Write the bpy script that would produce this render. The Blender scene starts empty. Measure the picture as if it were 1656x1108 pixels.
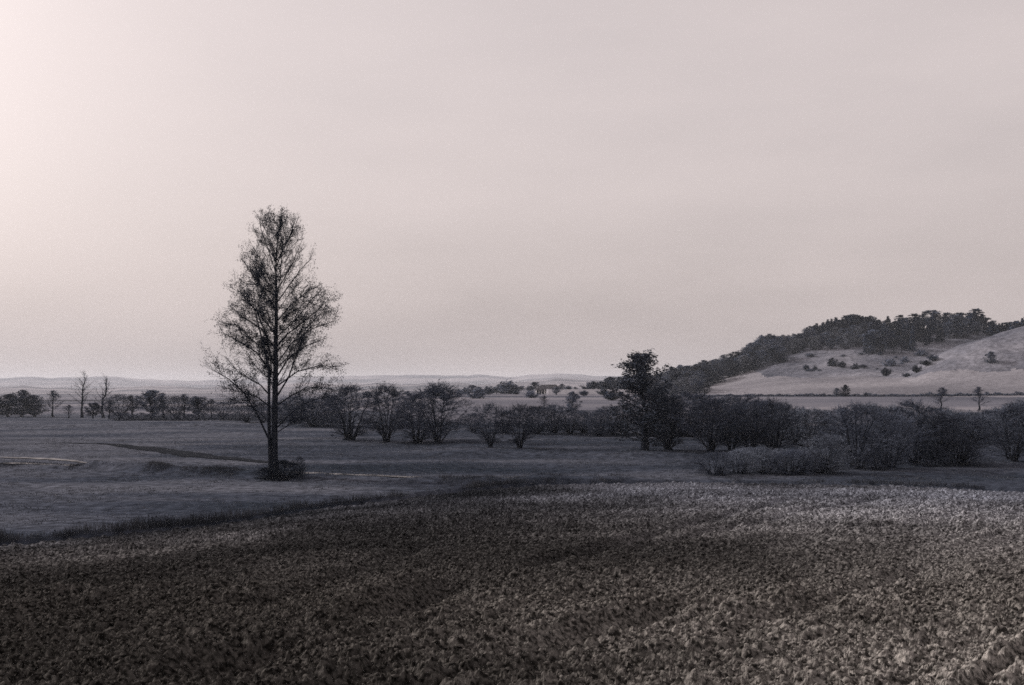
import bpy, math, random
import numpy as np
from mathutils import Vector, Matrix

# ------------------------------------------------------------------ camera, sky, sun, exposure
scene = bpy.context.scene
CAMZ = 5.5                      # eye height above the valley meadow (the ploughed slope carries the viewer)
F = 1800.0                      # focal length in photograph pixels (1656 wide)
cam_d = bpy.data.cameras.new('camera')
cam = bpy.data.objects.new('camera', cam_d)
scene.collection.objects.link(cam)
cam_d.sensor_width = 36.0
cam_d.lens = 36.0 * F / 1656.0
cam_d.shift_y = 76.0 / 1656.0
cam_d.clip_start = 0.1
cam_d.clip_end = 20000
cam.location = (0, 0, CAMZ)
cam.rotation_euler = (math.radians(90), 0, 0)
scene.camera = cam

SUN_EL, SUN_AZ = math.radians(26), math.radians(-66)      # azimuth clockwise from straight ahead
S = Vector((math.sin(SUN_AZ) * math.cos(SUN_EL), math.cos(SUN_AZ) * math.cos(SUN_EL), math.sin(SUN_EL)))
world = bpy.data.worlds.new('World')
scene.world = world
world.use_nodes = True
wn, wl = world.node_tree.nodes, world.node_tree.links
wn.clear()
sky = wn.new('ShaderNodeTexSky'); sky.sky_type = 'NISHITA'; sky.sun_disc = False
sky.sun_elevation = SUN_EL; sky.sun_rotation = SUN_AZ
sky.dust_density = 9.0; sky.air_density = 1.0; sky.ozone_density = 1.0
hs = wn.new('ShaderNodeHueSaturation'); hs.inputs['Saturation'].default_value = 0.3
veil = wn.new('ShaderNodeMix'); veil.data_type = 'RGBA'      # thin high cloud over the clear sky
tc = wn.new('ShaderNodeTexCoord')
mp = wn.new('ShaderNodeMapping'); mp.inputs['Scale'].default_value = (1.0, 1.0, 4.0)
nz = wn.new('ShaderNodeTexNoise'); nz.inputs['Scale'].default_value = 2.4; nz.inputs['Detail'].default_value = 5
mr = wn.new('ShaderNodeMapRange'); mr.inputs['From Min'].default_value = 0.3; mr.inputs['From Max'].default_value = 0.7
mr.inputs['To Min'].default_value = 0.46; mr.inputs['To Max'].default_value = 0.62
veil.inputs['B'].default_value = (6.15, 5.88, 5.75, 1)
tint = wn.new('ShaderNodeMix'); tint.data_type = 'RGBA'; tint.blend_type = 'MULTIPLY'; tint.inputs['Factor'].default_value = 1.0
tint.inputs['B'].default_value = (1.0, 0.912, 0.908, 1)
bg = wn.new('ShaderNodeBackground'); bg.inputs['Strength'].default_value = 0.148
wo = wn.new('ShaderNodeOutputWorld')
wl.new(tc.outputs['Generated'], mp.inputs['Vector']); wl.new(mp.outputs['Vector'], nz.inputs['Vector'])
wl.new(nz.outputs['Fac'], mr.inputs['Value']); wl.new(mr.outputs['Result'], veil.inputs['Factor'])
wl.new(sky.outputs['Color'], hs.inputs['Color']); wl.new(hs.outputs['Color'], veil.inputs['A'])
wl.new(veil.outputs['Result'], tint.inputs['A']); wl.new(tint.outputs['Result'], bg.inputs['Color'])
wl.new(bg.outputs['Background'], wo.inputs['Surface'])

sun_d = bpy.data.lights.new('sun', 'SUN'); sun_d.energy = 2.8; sun_d.angle = math.radians(1.0); sun_d.color = (1.0, 0.96, 0.93)
sun = bpy.data.objects.new('sun', sun_d); scene.collection.objects.link(sun)
sun.rotation_euler = (-S).to_track_quat('-Z', 'Y').to_euler(); sun.location = (-60, 20, 60)

vs = scene.view_settings
vs.view_transform = 'Standard'; vs.look = 'None'; vs.exposure = 0.0; vs.gamma = 1.0; vs.use_curve_mapping = False
scene.cycles.max_bounces = 6; scene.cycles.diffuse_bounces = 2; scene.cycles.glossy_bounces = 1
scene.cycles.volume_bounces = 3; scene.cycles.transparent_max_bounces = 4
scene.cycles.use_denoising = False
scene.cycles.filter_width = 1.6

# ------------------------------------------------------------------ helpers
C = scene.collection
rs = np.random.RandomState(7)

def mesh_np(name, V, faces, mat=None, smooth=False, colors=None):
    """faces: list of int arrays (n,k)"""
    me = bpy.data.meshes.new(name)
    V = np.asarray(V, np.float32)
    me.vertices.add(len(V)); me.vertices.foreach_set('co', V.ravel())
    idx = np.concatenate([f.ravel() for f in faces]).astype(np.int32)
    tot = np.concatenate([np.full(len(f), f.shape[1], np.int32) for f in faces])
    st = np.concatenate([[0], np.cumsum(tot)[:-1]]).astype(np.int32)
    me.loops.add(len(idx)); me.loops.foreach_set('vertex_index', idx)
    me.polygons.add(len(tot)); me.polygons.foreach_set('loop_start', st)
    try: me.polygons.foreach_set('loop_total', tot)
    except Exception: pass
    me.polygons.foreach_set('use_smooth', np.full(len(tot), smooth))
    me.update(calc_edges=True)
    if mat: me.materials.append(mat)
    return me

def link(name, me, parent=None):
    o = bpy.data.objects.new(name, me); C.objects.link(o)
    if parent: o.parent = parent
    return o

def tag(o, label=None, cat=None, group=None, kind=None):
    if label: o['label'] = label
    if cat: o['category'] = cat
    if group: o['group'] = group
    if kind: o['kind'] = kind
    return o

def grid_faces(nr, nc, closed=False):
    r, c = np.meshgrid(np.arange(nr - 1), np.arange(nc if closed else nc - 1), indexing='ij')
    a = r * nc + c; b = r * nc + (c + 1) % nc
    return np.stack([a, b, b + nc, a + nc], -1).reshape(-1, 4)

def sstep(a, b, x):
    t = np.clip((x - a) / (b - a), 0, 1); return t * t * (3 - 2 * t)

_perm = np.random.RandomState(3).rand(256, 256)
def vnoise(x, y):
    xi, yi = np.floor(x).astype(int), np.floor(y).astype(int)
    fx, fy = x - xi, y - yi
    fx = fx * fx * (3 - 2 * fx); fy = fy * fy * (3 - 2 * fy)
    g = lambda i, j: _perm[i & 255, j & 255]
    return (g(xi, yi) * (1 - fx) + g(xi + 1, yi) * fx) * (1 - fy) + (g(xi, yi + 1) * (1 - fx) + g(xi + 1, yi + 1) * fx) * fy
def fbm(x, y, n=4):
    s = 0; a = 0.5; t = 0
    for i in range(n):
        s = s + a * vnoise(x * 2 ** i + 17.3 * i, y * 2 ** i + 9.1 * i); t += a; a *= 0.5
    return s / t

_wr = np.random.RandomState(11)
_wj = _wr.rand(128, 128, 4)
def clods(x, y, rmin=0.25, rmax=0.62):
    """cellular lumps: rounded steep clods on a jittered grid, unit cell"""
    xi, yi = np.floor(x).astype(int), np.floor(y).astype(int)
    h = np.zeros_like(x)
    for di in (-1, 0, 1):
        for dj in (-1, 0, 1):
            q = _wj[(xi + di) & 127, (yi + dj) & 127]
            px, py = xi + di + q[..., 0], yi + dj + q[..., 1]
            r = rmin + (rmax - rmin) * q[..., 2] ** 1.5
            d2 = ((x - px) ** 2 + (y - py) ** 2 * (0.7 + 0.8 * q[..., 3])) / r ** 2
            h = np.maximum(h, np.sqrt(np.clip(1 - d2, 0, 1)) * r * (0.6 + 0.6 * q[..., 3]))
    return h

# ------------------------------------------------------------------ materials
def mat_noise(name, cols, scale=3.0, detail=6, rough=0.95, bump=0.0, bscale=None, stretch=(1, 1, 1), pos=None, objcol=0.0, fine=None, distort=0.0, spec=0.0):
    m = bpy.data.materials.new(name); m.use_nodes = True
    n, l = m.node_tree.nodes, m.node_tree.links
    b = n['Principled BSDF']; b.inputs['Roughness'].default_value = rough; b.inputs['Specular IOR Level'].default_value = spec
    t = n.new('ShaderNodeTexCoord'); mp = n.new('ShaderNodeMapping'); mp.inputs['Scale'].default_value = stretch
    z = n.new('ShaderNodeTexNoise'); z.inputs['Scale'].default_value = scale; z.inputs['Detail'].default_value = detail; z.inputs['Distortion'].default_value = distort
    r = n.new('ShaderNodeValToRGB')
    while len(r.color_ramp.elements) < len(cols): r.color_ramp.elements.new(0.5)
    pos = pos or [0.3 + 0.4 * i / max(1, len(cols) - 1) for i in range(len(cols))]
    for e, c, p in zip(r.color_ramp.elements, cols, pos): e.color = (*c, 1); e.position = p
    l.new(t.outputs['Object'], mp.inputs['Vector']); l.new(mp.outputs['Vector'], z.inputs['Vector']); l.new(z.outputs['Fac'], r.inputs['Fac'])
    out = r.outputs['Color']
    if fine:
        z2 = n.new('ShaderNodeTexNoise'); z2.inputs['Scale'].default_value = fine[0]; z2.inputs['Detail'].default_value = 4
        l.new(t.outputs['Object'], z2.inputs['Vector'])
        q = n.new('ShaderNodeMapRange'); q.inputs['From Min'].default_value = 0.3; q.inputs['From Max'].default_value = 0.7
        q.inputs['To Min'].default_value = fine[1]; q.inputs['To Max'].default_value = fine[2]
        l.new(z2.outputs['Fac'], q.inputs['Value'])
        mx = n.new('ShaderNodeMix'); mx.data_type = 'RGBA'; mx.blend_type = 'MULTIPLY'; mx.inputs['Factor'].default_value = 1
        l.new(out, mx.inputs['A']); l.new(q.outputs['Result'], mx.inputs['B']); out = mx.outputs['Result']
    if objcol:
        oi = n.new('ShaderNodeObjectInfo'); q = n.new('ShaderNodeMapRange')
        q.inputs['To Min'].default_value = 1 - objcol; q.inputs['To Max'].default_value = 1 + objcol
        l.new(oi.outputs['Random'], q.inputs['Value'])
        mx = n.new('ShaderNodeMix'); mx.data_type = 'RGBA'; mx.blend_type = 'MULTIPLY'; mx.inputs['Factor'].default_value = 1
        l.new(out, mx.inputs['A']); l.new(q.outputs['Result'], mx.inputs['B']); out = mx.outputs['Result']
    l.new(out, b.inputs['Base Color'])
    if bump:
        z3 = n.new('ShaderNodeTexNoise'); z3.inputs['Scale'].default_value = bscale or scale * 6; z3.inputs['Detail'].default_value = 5
        l.new(t.outputs['Object'], z3.inputs['Vector'])
        bp = n.new('ShaderNodeBump'); bp.inputs['Strength'].default_value = 0.8; bp.inputs['Distance'].default_value = bump
        l.new(z3.outputs['Fac'], bp.inputs['Height']); l.new(bp.outputs['Normal'], b.inputs['Normal'])
    return m

M = {}
def soil_mat(name, fscale, bump):
    """dark humus in the middle of the field, drier and paler up the right side, brown near the crest and greyer towards the valley"""
    m = mat_noise(name, [(.014, .0145, .0155), (.038, .038, .040), (.150, .150, .158)], scale=.10, detail=8, pos=[.26, .5, .78], bump=bump, bscale=30, distort=.5)
    n, l = m.node_tree.nodes, m.node_tree.links
    b = n['Principled BSDF']; t = next(x for x in n if x.type == 'TEX_COORD'); r = next(x for x in n if x.type == 'VALTORGB'); z = next(x for x in n if x.type == 'TEX_NOISE')
    sp = n.new('ShaderNodeSeparateXYZ'); l.new(t.outputs['Object'], sp.inputs[0])
    def mapr(src, a, c, d, e):
        q = n.new('ShaderNodeMapRange'); q.inputs['From Min'].default_value = a; q.inputs['From Max'].default_value = c; q.inputs['To Min'].default_value = d; q.inputs['To Max'].default_value = e
        l.new(src, q.inputs['Value']); return q.outputs['Result']
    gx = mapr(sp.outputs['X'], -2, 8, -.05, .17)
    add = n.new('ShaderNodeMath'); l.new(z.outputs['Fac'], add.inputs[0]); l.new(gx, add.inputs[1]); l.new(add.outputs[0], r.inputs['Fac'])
    f = n.new('ShaderNodeTexNoise'); f.inputs['Scale'].default_value = fscale; f.inputs['Detail'].default_value = 3; l.new(t.outputs['Object'], f.inputs['Vector'])
    fm = mapr(f.outputs['Fac'], .38, .64, .25, 2.15)
    m1 = n.new('ShaderNodeMix'); m1.data_type = 'RGBA'; m1.blend_type = 'MULTIPLY'; m1.inputs['Factor'].default_value = 1; l.new(r.outputs['Color'], m1.inputs['A']); l.new(fm, m1.inputs['B'])
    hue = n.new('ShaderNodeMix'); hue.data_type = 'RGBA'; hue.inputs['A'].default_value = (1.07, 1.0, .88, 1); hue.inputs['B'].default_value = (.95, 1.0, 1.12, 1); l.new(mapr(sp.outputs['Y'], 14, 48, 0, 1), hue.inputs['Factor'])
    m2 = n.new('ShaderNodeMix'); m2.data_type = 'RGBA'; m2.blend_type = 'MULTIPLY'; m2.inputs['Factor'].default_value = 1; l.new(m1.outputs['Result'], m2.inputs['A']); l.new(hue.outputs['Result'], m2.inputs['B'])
    l.new(m2.outputs['Result'], b.inputs['Base Color'])
    return m
M['soil'] = soil_mat('ploughed_soil', 15.0, .025)
M['clod'] = soil_mat('soil_clod', 18.0, .01)
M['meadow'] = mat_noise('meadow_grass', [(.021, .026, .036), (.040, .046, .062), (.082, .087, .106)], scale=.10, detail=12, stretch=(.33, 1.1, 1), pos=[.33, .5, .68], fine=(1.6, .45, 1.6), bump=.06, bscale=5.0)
def meadow_gradient(m):      # milky light on the left put into the grass colour, darker towards the middle
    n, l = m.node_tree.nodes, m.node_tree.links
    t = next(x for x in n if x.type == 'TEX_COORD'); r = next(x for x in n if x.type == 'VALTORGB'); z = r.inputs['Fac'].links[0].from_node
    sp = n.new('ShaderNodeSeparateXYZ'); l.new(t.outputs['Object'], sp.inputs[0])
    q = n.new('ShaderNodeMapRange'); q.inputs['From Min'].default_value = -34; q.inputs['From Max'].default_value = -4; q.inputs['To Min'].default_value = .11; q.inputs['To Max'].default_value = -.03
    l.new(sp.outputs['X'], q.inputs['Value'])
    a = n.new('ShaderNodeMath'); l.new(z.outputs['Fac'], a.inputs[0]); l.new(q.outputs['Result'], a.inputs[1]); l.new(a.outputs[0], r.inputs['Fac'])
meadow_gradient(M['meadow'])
M['dry'] = mat_noise('dry_grass', [(.125, .122, .138), (.185, .179, .197), (.24, .232, .25)], scale=.02, detail=8, stretch=(.6, 1, 1), fine=(.6, .75, 1.25), bump=.2, bscale=1.0)
M['rough'] = mat_noise('rough_grass', [(.052, .056, .072), (.112, .114, .136), (.185, .183, .207)], scale=.03, detail=9, fine=(.5, .6, 1.4), bump=.3, bscale=.8)
M['far'] = mat_noise('far_farmland', [(.06, .064, .082), (.125, .125, .148), (.20, .192, .212)], scale=.006, detail=6, stretch=(.5, 2.0, 1), pos=[.38, .5, .6])
M['farhill'] = mat_noise('far_hills', [(.11, .112, .13), (.19, .182, .20), (.26, .245, .262)], scale=.008, detail=6, stretch=(.35, 1, 1.5), pos=[.38, .5, .62])
M['sand'] = mat_noise('track_sand', [(.06, .062, .070), (.19, .185, .19), (.29, .28, .285)], scale=.8, detail=7, pos=[.35, .48, .65], bump=.02)
M['rut'] = mat_noise('track_earth', [(.014, .016, .020), (.028, .030, .036)], scale=1.0, detail=6, bump=.03)
M['sedge'] = mat_noise('sedge', [(0.0220, 0.0256, 0.0347), (0.0450, 0.0492, 0.0609), (0.0800, 0.0820, 0.0924)], scale=.7, detail=5)
M['bladed'] = mat_noise('bank_grass', [(.026, .029, .037), (.046, .050, .060), (.078, .080, .090)], scale=.4, detail=5)
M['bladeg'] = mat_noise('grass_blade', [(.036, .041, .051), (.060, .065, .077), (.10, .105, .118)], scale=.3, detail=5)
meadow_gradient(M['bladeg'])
M['bark'] = mat_noise('dark_bark', [(0.0090, 0.0115, 0.0176), (0.0180, 0.0210, 0.0297), (0.0340, 0.0378, 0.0484)], scale=6, detail=6, stretch=(1, 1, .25), bump=.03, bscale=20)
M['twig'] = mat_noise('dark_twig', [(0.0160, 0.0199, 0.0297), (0.0280, 0.0336, 0.0484)], scale=2, objcol=.25)
M['leaf'] = mat_noise('dull_leaf', [(0.0150, 0.0189, 0.0275), (0.0290, 0.0347, 0.0484), (0.0500, 0.0578, 0.0748)], scale=1.5)
M['aleaf'] = mat_noise('alder_leaf', [(0.0220, 0.0273, 0.0385), (0.0420, 0.0494, 0.0660), (0.0750, 0.0840, 0.1056)], scale=4)
M['wtwig'] = mat_noise('willow_twig', [(0.0300, 0.0357, 0.0506), (0.0560, 0.0651, 0.0902), (0.1000, 0.1155, 0.1518)], scale=1.0, objcol=.3)
M['ptwig'] = mat_noise('pale_willow_twig', [(0.0700, 0.0799, 0.1071), (0.1200, 0.1363, 0.1733), (0.1900, 0.2101, 0.2520)], scale=1.0, objcol=.2)
M['gtwig'] = mat_noise('grey_willow_twig', [(0.0400, 0.0468, 0.0648), (0.0700, 0.0811, 0.1102), (0.1200, 0.1352, 0.1706)], scale=1.0, objcol=.3)
M['fartwig'] = mat_noise('distant_twig', [(0.0320, 0.0385, 0.0605), (0.0580, 0.0686, 0.1015)], scale=1.0, objcol=.3)
M['needle'] = mat_noise('pine_needles', [(0.0100, 0.0147, 0.0253), (0.0220, 0.0294, 0.0484), (0.0500, 0.0640, 0.0935)], scale=3, objcol=.6)
M['wood_leaf'] = mat_noise('wood_foliage', [(0.0260, 0.0336, 0.0506), (0.0600, 0.0714, 0.1012), (0.1250, 0.1418, 0.1815)], scale=3, objcol=.6)
M['pale_leaf'] = mat_noise('pale_wood_foliage', [(.06, .066, .084), (.11, .118, .14), (.18, .186, .208)], scale=3, objcol=.4)
M['wall'] = mat_noise('dark_boards', [(.025, .025, .03), (.05, .048, .052)], scale=2, stretch=(6, 6, .4))
M['roof'] = mat_noise('roof_tiles', [(.03, .03, .036), (.06, .056, .062)], scale=3)
M['lime'] = mat_noise('limewash', [(.62, .60, .60), (.78, .76, .75)], scale=3)

# ------------------------------------------------------------------ terrain
EDX = np.array([-80, -45, -30, -18.2, -12.7, -7, 0, 10, 17, 27, 40, 80.])
EDY = np.array([20, 30, 35, 39.6, 45, 55, 64.5, 67, 65.5, 60.5, 55, 40.])
def yedge(x): return np.interp(x, EDX, EDY)

def hill_h(x, y):
    u = x / np.maximum(y, 50)
    px = 828 + F * u
    Cr = np.interp(px, [850, 950, 1000, 1070, 1150, 1240, 1300, 1400, 1500, 1600, 1700, 1900, 2300], [0, 3, 5, 9, 16.5, 28, 34, 39, 41.6, 43, 45, 42, 25])
    f = np.interp(y, [300, 350, 440, 530, 560, 600, 650, 720, 900, 1200], [.03, .085, .2, .335, .44, .69, 1, 1.02, .6, 0])
    back = Cr * f
    D = np.interp(px, [1380, 1430, 1465, 1500, 1550, 1600, 1656, 1800, 2000, 2300], [6, 9.5, 13, 19.6, 25.5, 29.8, 33.2, 37, 33, 15])
    g = np.interp(y, [300, 350, 400, 430, 450, 470, 490, 510, 540, 600, 700], [.02, .10, .24, .42, .70, .91, 1, .98, .85, .4, 0])
    dome = D * g
    k = 2.0
    m = np.maximum(back, dome) + np.log1p(np.exp(-np.abs(back - dome) / k)) * k * 0.5
    return m

def plain_h(x, y):
    x = np.asarray(x, float); y = np.asarray(y, float)
    u = x / np.maximum(y, 30)
    w = sstep(-.22, -.06, u)
    z = 3.5 * sstep(125, 390, y) * w - 2.5 * sstep(195, 320, y) * (1 - w)
    z = z + (fbm(x / 42, y / 30) - .5) * 1.1 * sstep(75, 130, y) * (1 - .6 * sstep(150, 260, y)) + (fbm(x / 5, y / 4) - .5) * .22 * sstep(30, 60, y)
    # low grassy bank on the near side of the sandy track, with hummocks
    t = y - track_y(x) + 2.0
    amp = np.interp(x, [-60, -42, -31, -28, -23, -17, -13, -4, 3, 8, 14], [.1, .12, .15, .65, .55, .35, .2, .22, .35, .2, 0])
    z = z + amp * np.exp(-(t / 1.2) ** 2) * (.45 + 1.1 * vnoise(x / 1.7, y * .3))
    # shallow step in the middle meadow
    z = z + .35 * sstep(90, 93, y + .06 * x) * sstep(-10, -4, x) * sstep(200, 150, y)
    # dark balk in the far left meadow
    z = z + .5 * np.exp(-((y - 163 + .05 * (x + 60)) / 1.8) ** 2) * sstep(-20, -35, x)
    return z

TRX = np.array([-80, -50, -37, -31, -24, -17, -12.6, -7, -2.5, 1.2, 8, 16, 30.])
TRY = np.array([92, 84, 81.5, 79.5, 76.5, 73.6, 71.6, 69.6, 68.2, 68.8, 71, 74, 77.])
def track_y(x): return np.interp(x, TRX, TRY)

def field_h(x, y):
    e = yedge(x)
    s = 1 - np.clip(y, 0, None) / e
    z = 3.8 * np.clip(s, 0, 1) ** 1.03
    return z + .03 * np.clip(-y, 0, None)

def in_field(x, y): return y < yedge(x)

def ground(x, y):
    x = np.asarray(x, float); y = np.asarray(y, float)
    z = np.where(in_field(x, y), field_h(x, y), 0) + plain_h(x, y)
    return np.where((y > 300) & (x > 0), np.maximum(z, hill_h(x, y) - .5), z)

# --- meadow sheet: one sheet to the horizon
th_f = np.radians(np.arange(-34, 34.01, .14))
th_c = np.radians(np.concatenate([np.arange(36, 324.1, 4)]))
th = np.concatenate([th_f, th_c])
rr = np.concatenate([[0.5, 3, 8, 15, 22, 28], np.geomspace(32, 260, 300), np.geomspace(265, 9000, 90)])
R_, T_ = np.meshgrid(rr, th, indexing='ij')
X, Y = R_ * np.sin(T_), R_ * np.cos(T_)
fieldmask = sstep(-.6, .4, yedge(X) - Y)
Z = plain_h(X, Y) + field_h(X, Y) * (Y < yedge(X)) - 1.1 * fieldmask
Z = np.where(R_ > 1000, np.minimum(Z, 3.5) * 1.0, Z)
# grass balk along the ploughed edge
eb = Y - yedge(X) - .9
Z = Z + np.interp(X, [-40, -8, 0, 12, 20, 40], [.16, .12, .18, .05, .12, .22]) * np.exp(-(eb / .7) ** 2)
V = np.stack([X, Y, Z], -1).reshape(-1, 3)
gf = grid_faces(len(rr), len(th), closed=True)
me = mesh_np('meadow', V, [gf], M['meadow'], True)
# beyond the willows the land turns to dry pale farmland: second slot on the same sheet
me.materials.append(M['far'])
cy = V[gf].mean(1)
ang = cy[:, 0] / np.maximum(cy[:, 1], 1)
lim = np.interp(ang, [-.6, -.2, -.1, .05, .2, .5], [420, 360, 215, 165, 160, 165]) + 60 * (fbm(cy[:, 0] / 45, cy[:, 1] / 30) - .5)
me.polygons.foreach_set('material_index', (np.hypot(cy[:, 0], cy[:, 1]) > lim).astype(np.int32))
tag(link('meadow', me), 'dark grey-green grass meadow across the valley floor', kind='structure')

# --- hill on the right
us = np.linspace(.02, .95, 420); ys = np.concatenate([np.arange(305, 700, 1.6), np.arange(700, 1150, 12)])
U_, Y2 = np.meshgrid(us, ys); Y2 = Y2.astype(float)
X2 = U_ * Y2
Z2 = hill_h(X2, Y2) - .5 + (fbm(X2 / 14, Y2 / 14) - .5) * 2.6 * sstep(5, 15, hill_h(X2, Y2)) + (fbm(X2 / 4, Y2 / 4) - .5) * .5
Z2 = np.where(U_ < .03, -5, Z2)
V = np.stack([X2, Y2, Z2], -1).reshape(-1, 3)
gf = grid_faces(len(ys), len(us))
me = mesh_np('hill', V, [gf], M['dry'], True)
me.materials.append(M['rough'])
c = V[gf].mean(1); pxs = 828 + F * c[:, 0] / c[:, 1]
# smooth dry pasture below, rougher grazed slope above and on the dome
bnd = np.interp(pxs, [1150, 1240, 1300, 1400, 1480, 1560, 1700], [700, 560, 530, 515, 446, 436, 428]) + 10 * (fbm(c[:, 0] / 10, c[:, 1] / 10) - .5)
me.polygons.foreach_set('material_index', (c[:, 1] > bnd).astype(np.int32))
tag(link('hill', me), 'pale grassy hill with a rounded bare shoulder under the wood', kind='structure')

# --- far hills on the horizon
def ridge(name, d0, prof, label, mat, seed, depth):
    t = np.radians(np.linspace(-40, 40, 321)); k = np.linspace(-1, 1, 25)
    K, T = np.meshgrid(k, t, indexing='ij')
    px = 828 + F * np.tan(T)
    h = np.interp(px, [p[0] for p in prof], [p[1] for p in prof])
    hz = CAMZ + (630 - h) / F * d0
    hz = hz + (fbm(T * 22 + seed, T * 0 + seed) - .5) * d0 * .0085
    Z = hz * np.cos(K * math.pi / 2) ** 1.2 + (fbm(T * 60 + seed, K * 3 + seed) - .5) * 8 * np.cos(K * math.pi / 2) - 2
    D = d0 + K * depth
    return tag(link(name, mesh_np(name, np.stack([D * np.tan(T), D, Z], -1).reshape(-1, 3), [grid_faces(25, 321)], mat, True)), label, kind='structure')
ridge('far_hills', 5200, [(-800, 611), (0, 612), (300, 613), (600, 607), (760, 609), (900, 605), (1050, 603), (1300, 606), (2400, 600)], 'faint hazy ridge along the horizon', M['farhill'], 3, 900)
ridge('far_hills', 2600, [(-800, 626), (0, 624), (300, 623), (500, 622), (700, 618), (900, 616), (1100, 613), (1500, 610), (2400, 612)], 'hazy middle ridge of fields below the horizon', M['farhill'], 8, 700)
ridge('far_hills', 1150, [(-800, 640), (300, 639), (600, 636), (760, 633), (900, 628), (1000, 625), (1200, 622), (2400, 622)], 'low rise of fields behind the barn', M['far'], 15, 380)

# --- ploughed field: real clods in the height field, finer near the viewer
nu, nr = 1000, 760
uu = np.linspace(-.70, .70, nu)
tt = np.linspace(0, 1, nr)
ue = uu
def edge_r(u):                       # distance at which the ray u meets the field edge
    y = np.full_like(u, 50.)
    for _ in range(40): y = .5 * y + .5 * yedge(u * y)
    return y
er = edge_r(uu) + .25 * (vnoise(uu * 260, uu * 0) - .5)
Yf = np.exp(np.log(5.0) + (np.log(er)[None, :] - math.log(5.0)) * tt[:, None])
Xf = uu[None, :] * Yf
base = field_h(Xf, Yf) + plain_h(Xf, Yf)
def soil_relief(x, y):
    ca, sa = math.cos(.62), math.sin(.62)
    a, b = x * ca - y * sa, x * sa + y * ca           # furrows run up to the right, into the field
    fw = np.sin(a * 2 * math.pi / 1.15 + 1.2 * fbm(x / 4, y / 4))
    z = (.035 * fw - .075 * sstep(.72, .98, fw)) * (.15 + 1.3 * sstep(.42, .62, fbm(a / 2 + 4, b / 9)))
    z = z + (fbm(x / 2.3, y / 2.3) - .5) * .16 + (fbm(x / .5, y / .5) - .5) * .09
    wx = x + .12 * (fbm(x / .15, y / .15) - .5); wy = y + .12 * (fbm(x / .15 + 50, y / .15) - .5)
    far = sstep(13, 30, y)
    def pack(b, m, k):
        big = clods(wx / b, wy / b) * b * .80 * sstep(.50, .60, fbm(x / .8 + 9, y / .8)); mid = clods(wx / m + 31, wy / m + 7) * m * 1.05
        return np.maximum(big, mid) + (clods(wx / k + 11, wy / k + 71) * k if k else 0)
    z = z + 1.2 * (pack(.22, .074, .036) * (1 - far) + pack(.30, .115, 0) * far)
    # wheel tracks and open furrows pressed into the soil
    for (x0, y0, x1, y1, wd, dp) in TRACKS:
        dx, dy = x1 - x0, y1 - y0; L = math.hypot(dx, dy)
        s = ((x - x0) * dx + (y - y0) * dy) / L; q = ((x - x0) * -dy + (y - y0) * dx) / L + .25 * (fbm(x / 2, y / 2) - .5)
        on = sstep(-.5, .6, s) * sstep(L + .5, L - .6, s)
        z = z - dp * on * np.exp(-(q / wd) ** 2) + dp * .22 * on * np.exp(-((q - 2.0 * wd) / (wd * .7)) ** 2)
    return z
def fpt(px, py):                    # point of the ploughed slope seen at a photograph pixel
    u = (px - 828) / F; y = 20.
    for _ in range(60):
        z = float(field_h(np.array(u * y), np.array(y))); y = .5 * y + .5 * (CAMZ - z) * F / (py - 630)
    return u * y, y
TRACKS = []
for a, b, wd, dp in [((590, 978), (748, 922), .36, .34), ((860, 900), (1300, 800), .26, .17), ((1000, 880), (1420, 802), .26, .15), ((330, 1062), (440, 1020), .34, .30), ((820, 1050), (1100, 960), .24, .16), ((420, 960), (700, 870), .24, .12), ((1150, 1010), (1500, 905), .22, .12)]:
    TRACKS.append((*fpt(*a), *fpt(*b), wd, dp))
Zf = base + soil_relief(Xf, Yf) - .12
Zf[-1] -= .3
me = mesh_np('ploughed_field', np.stack([Xf, Yf, Zf], -1).reshape(-1, 3), [grid_faces(nr, nu)], M['soil'], False)
tag(link('ploughed_field', me), 'bare ploughed field of dark crumbly soil in front', kind='structure')

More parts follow.
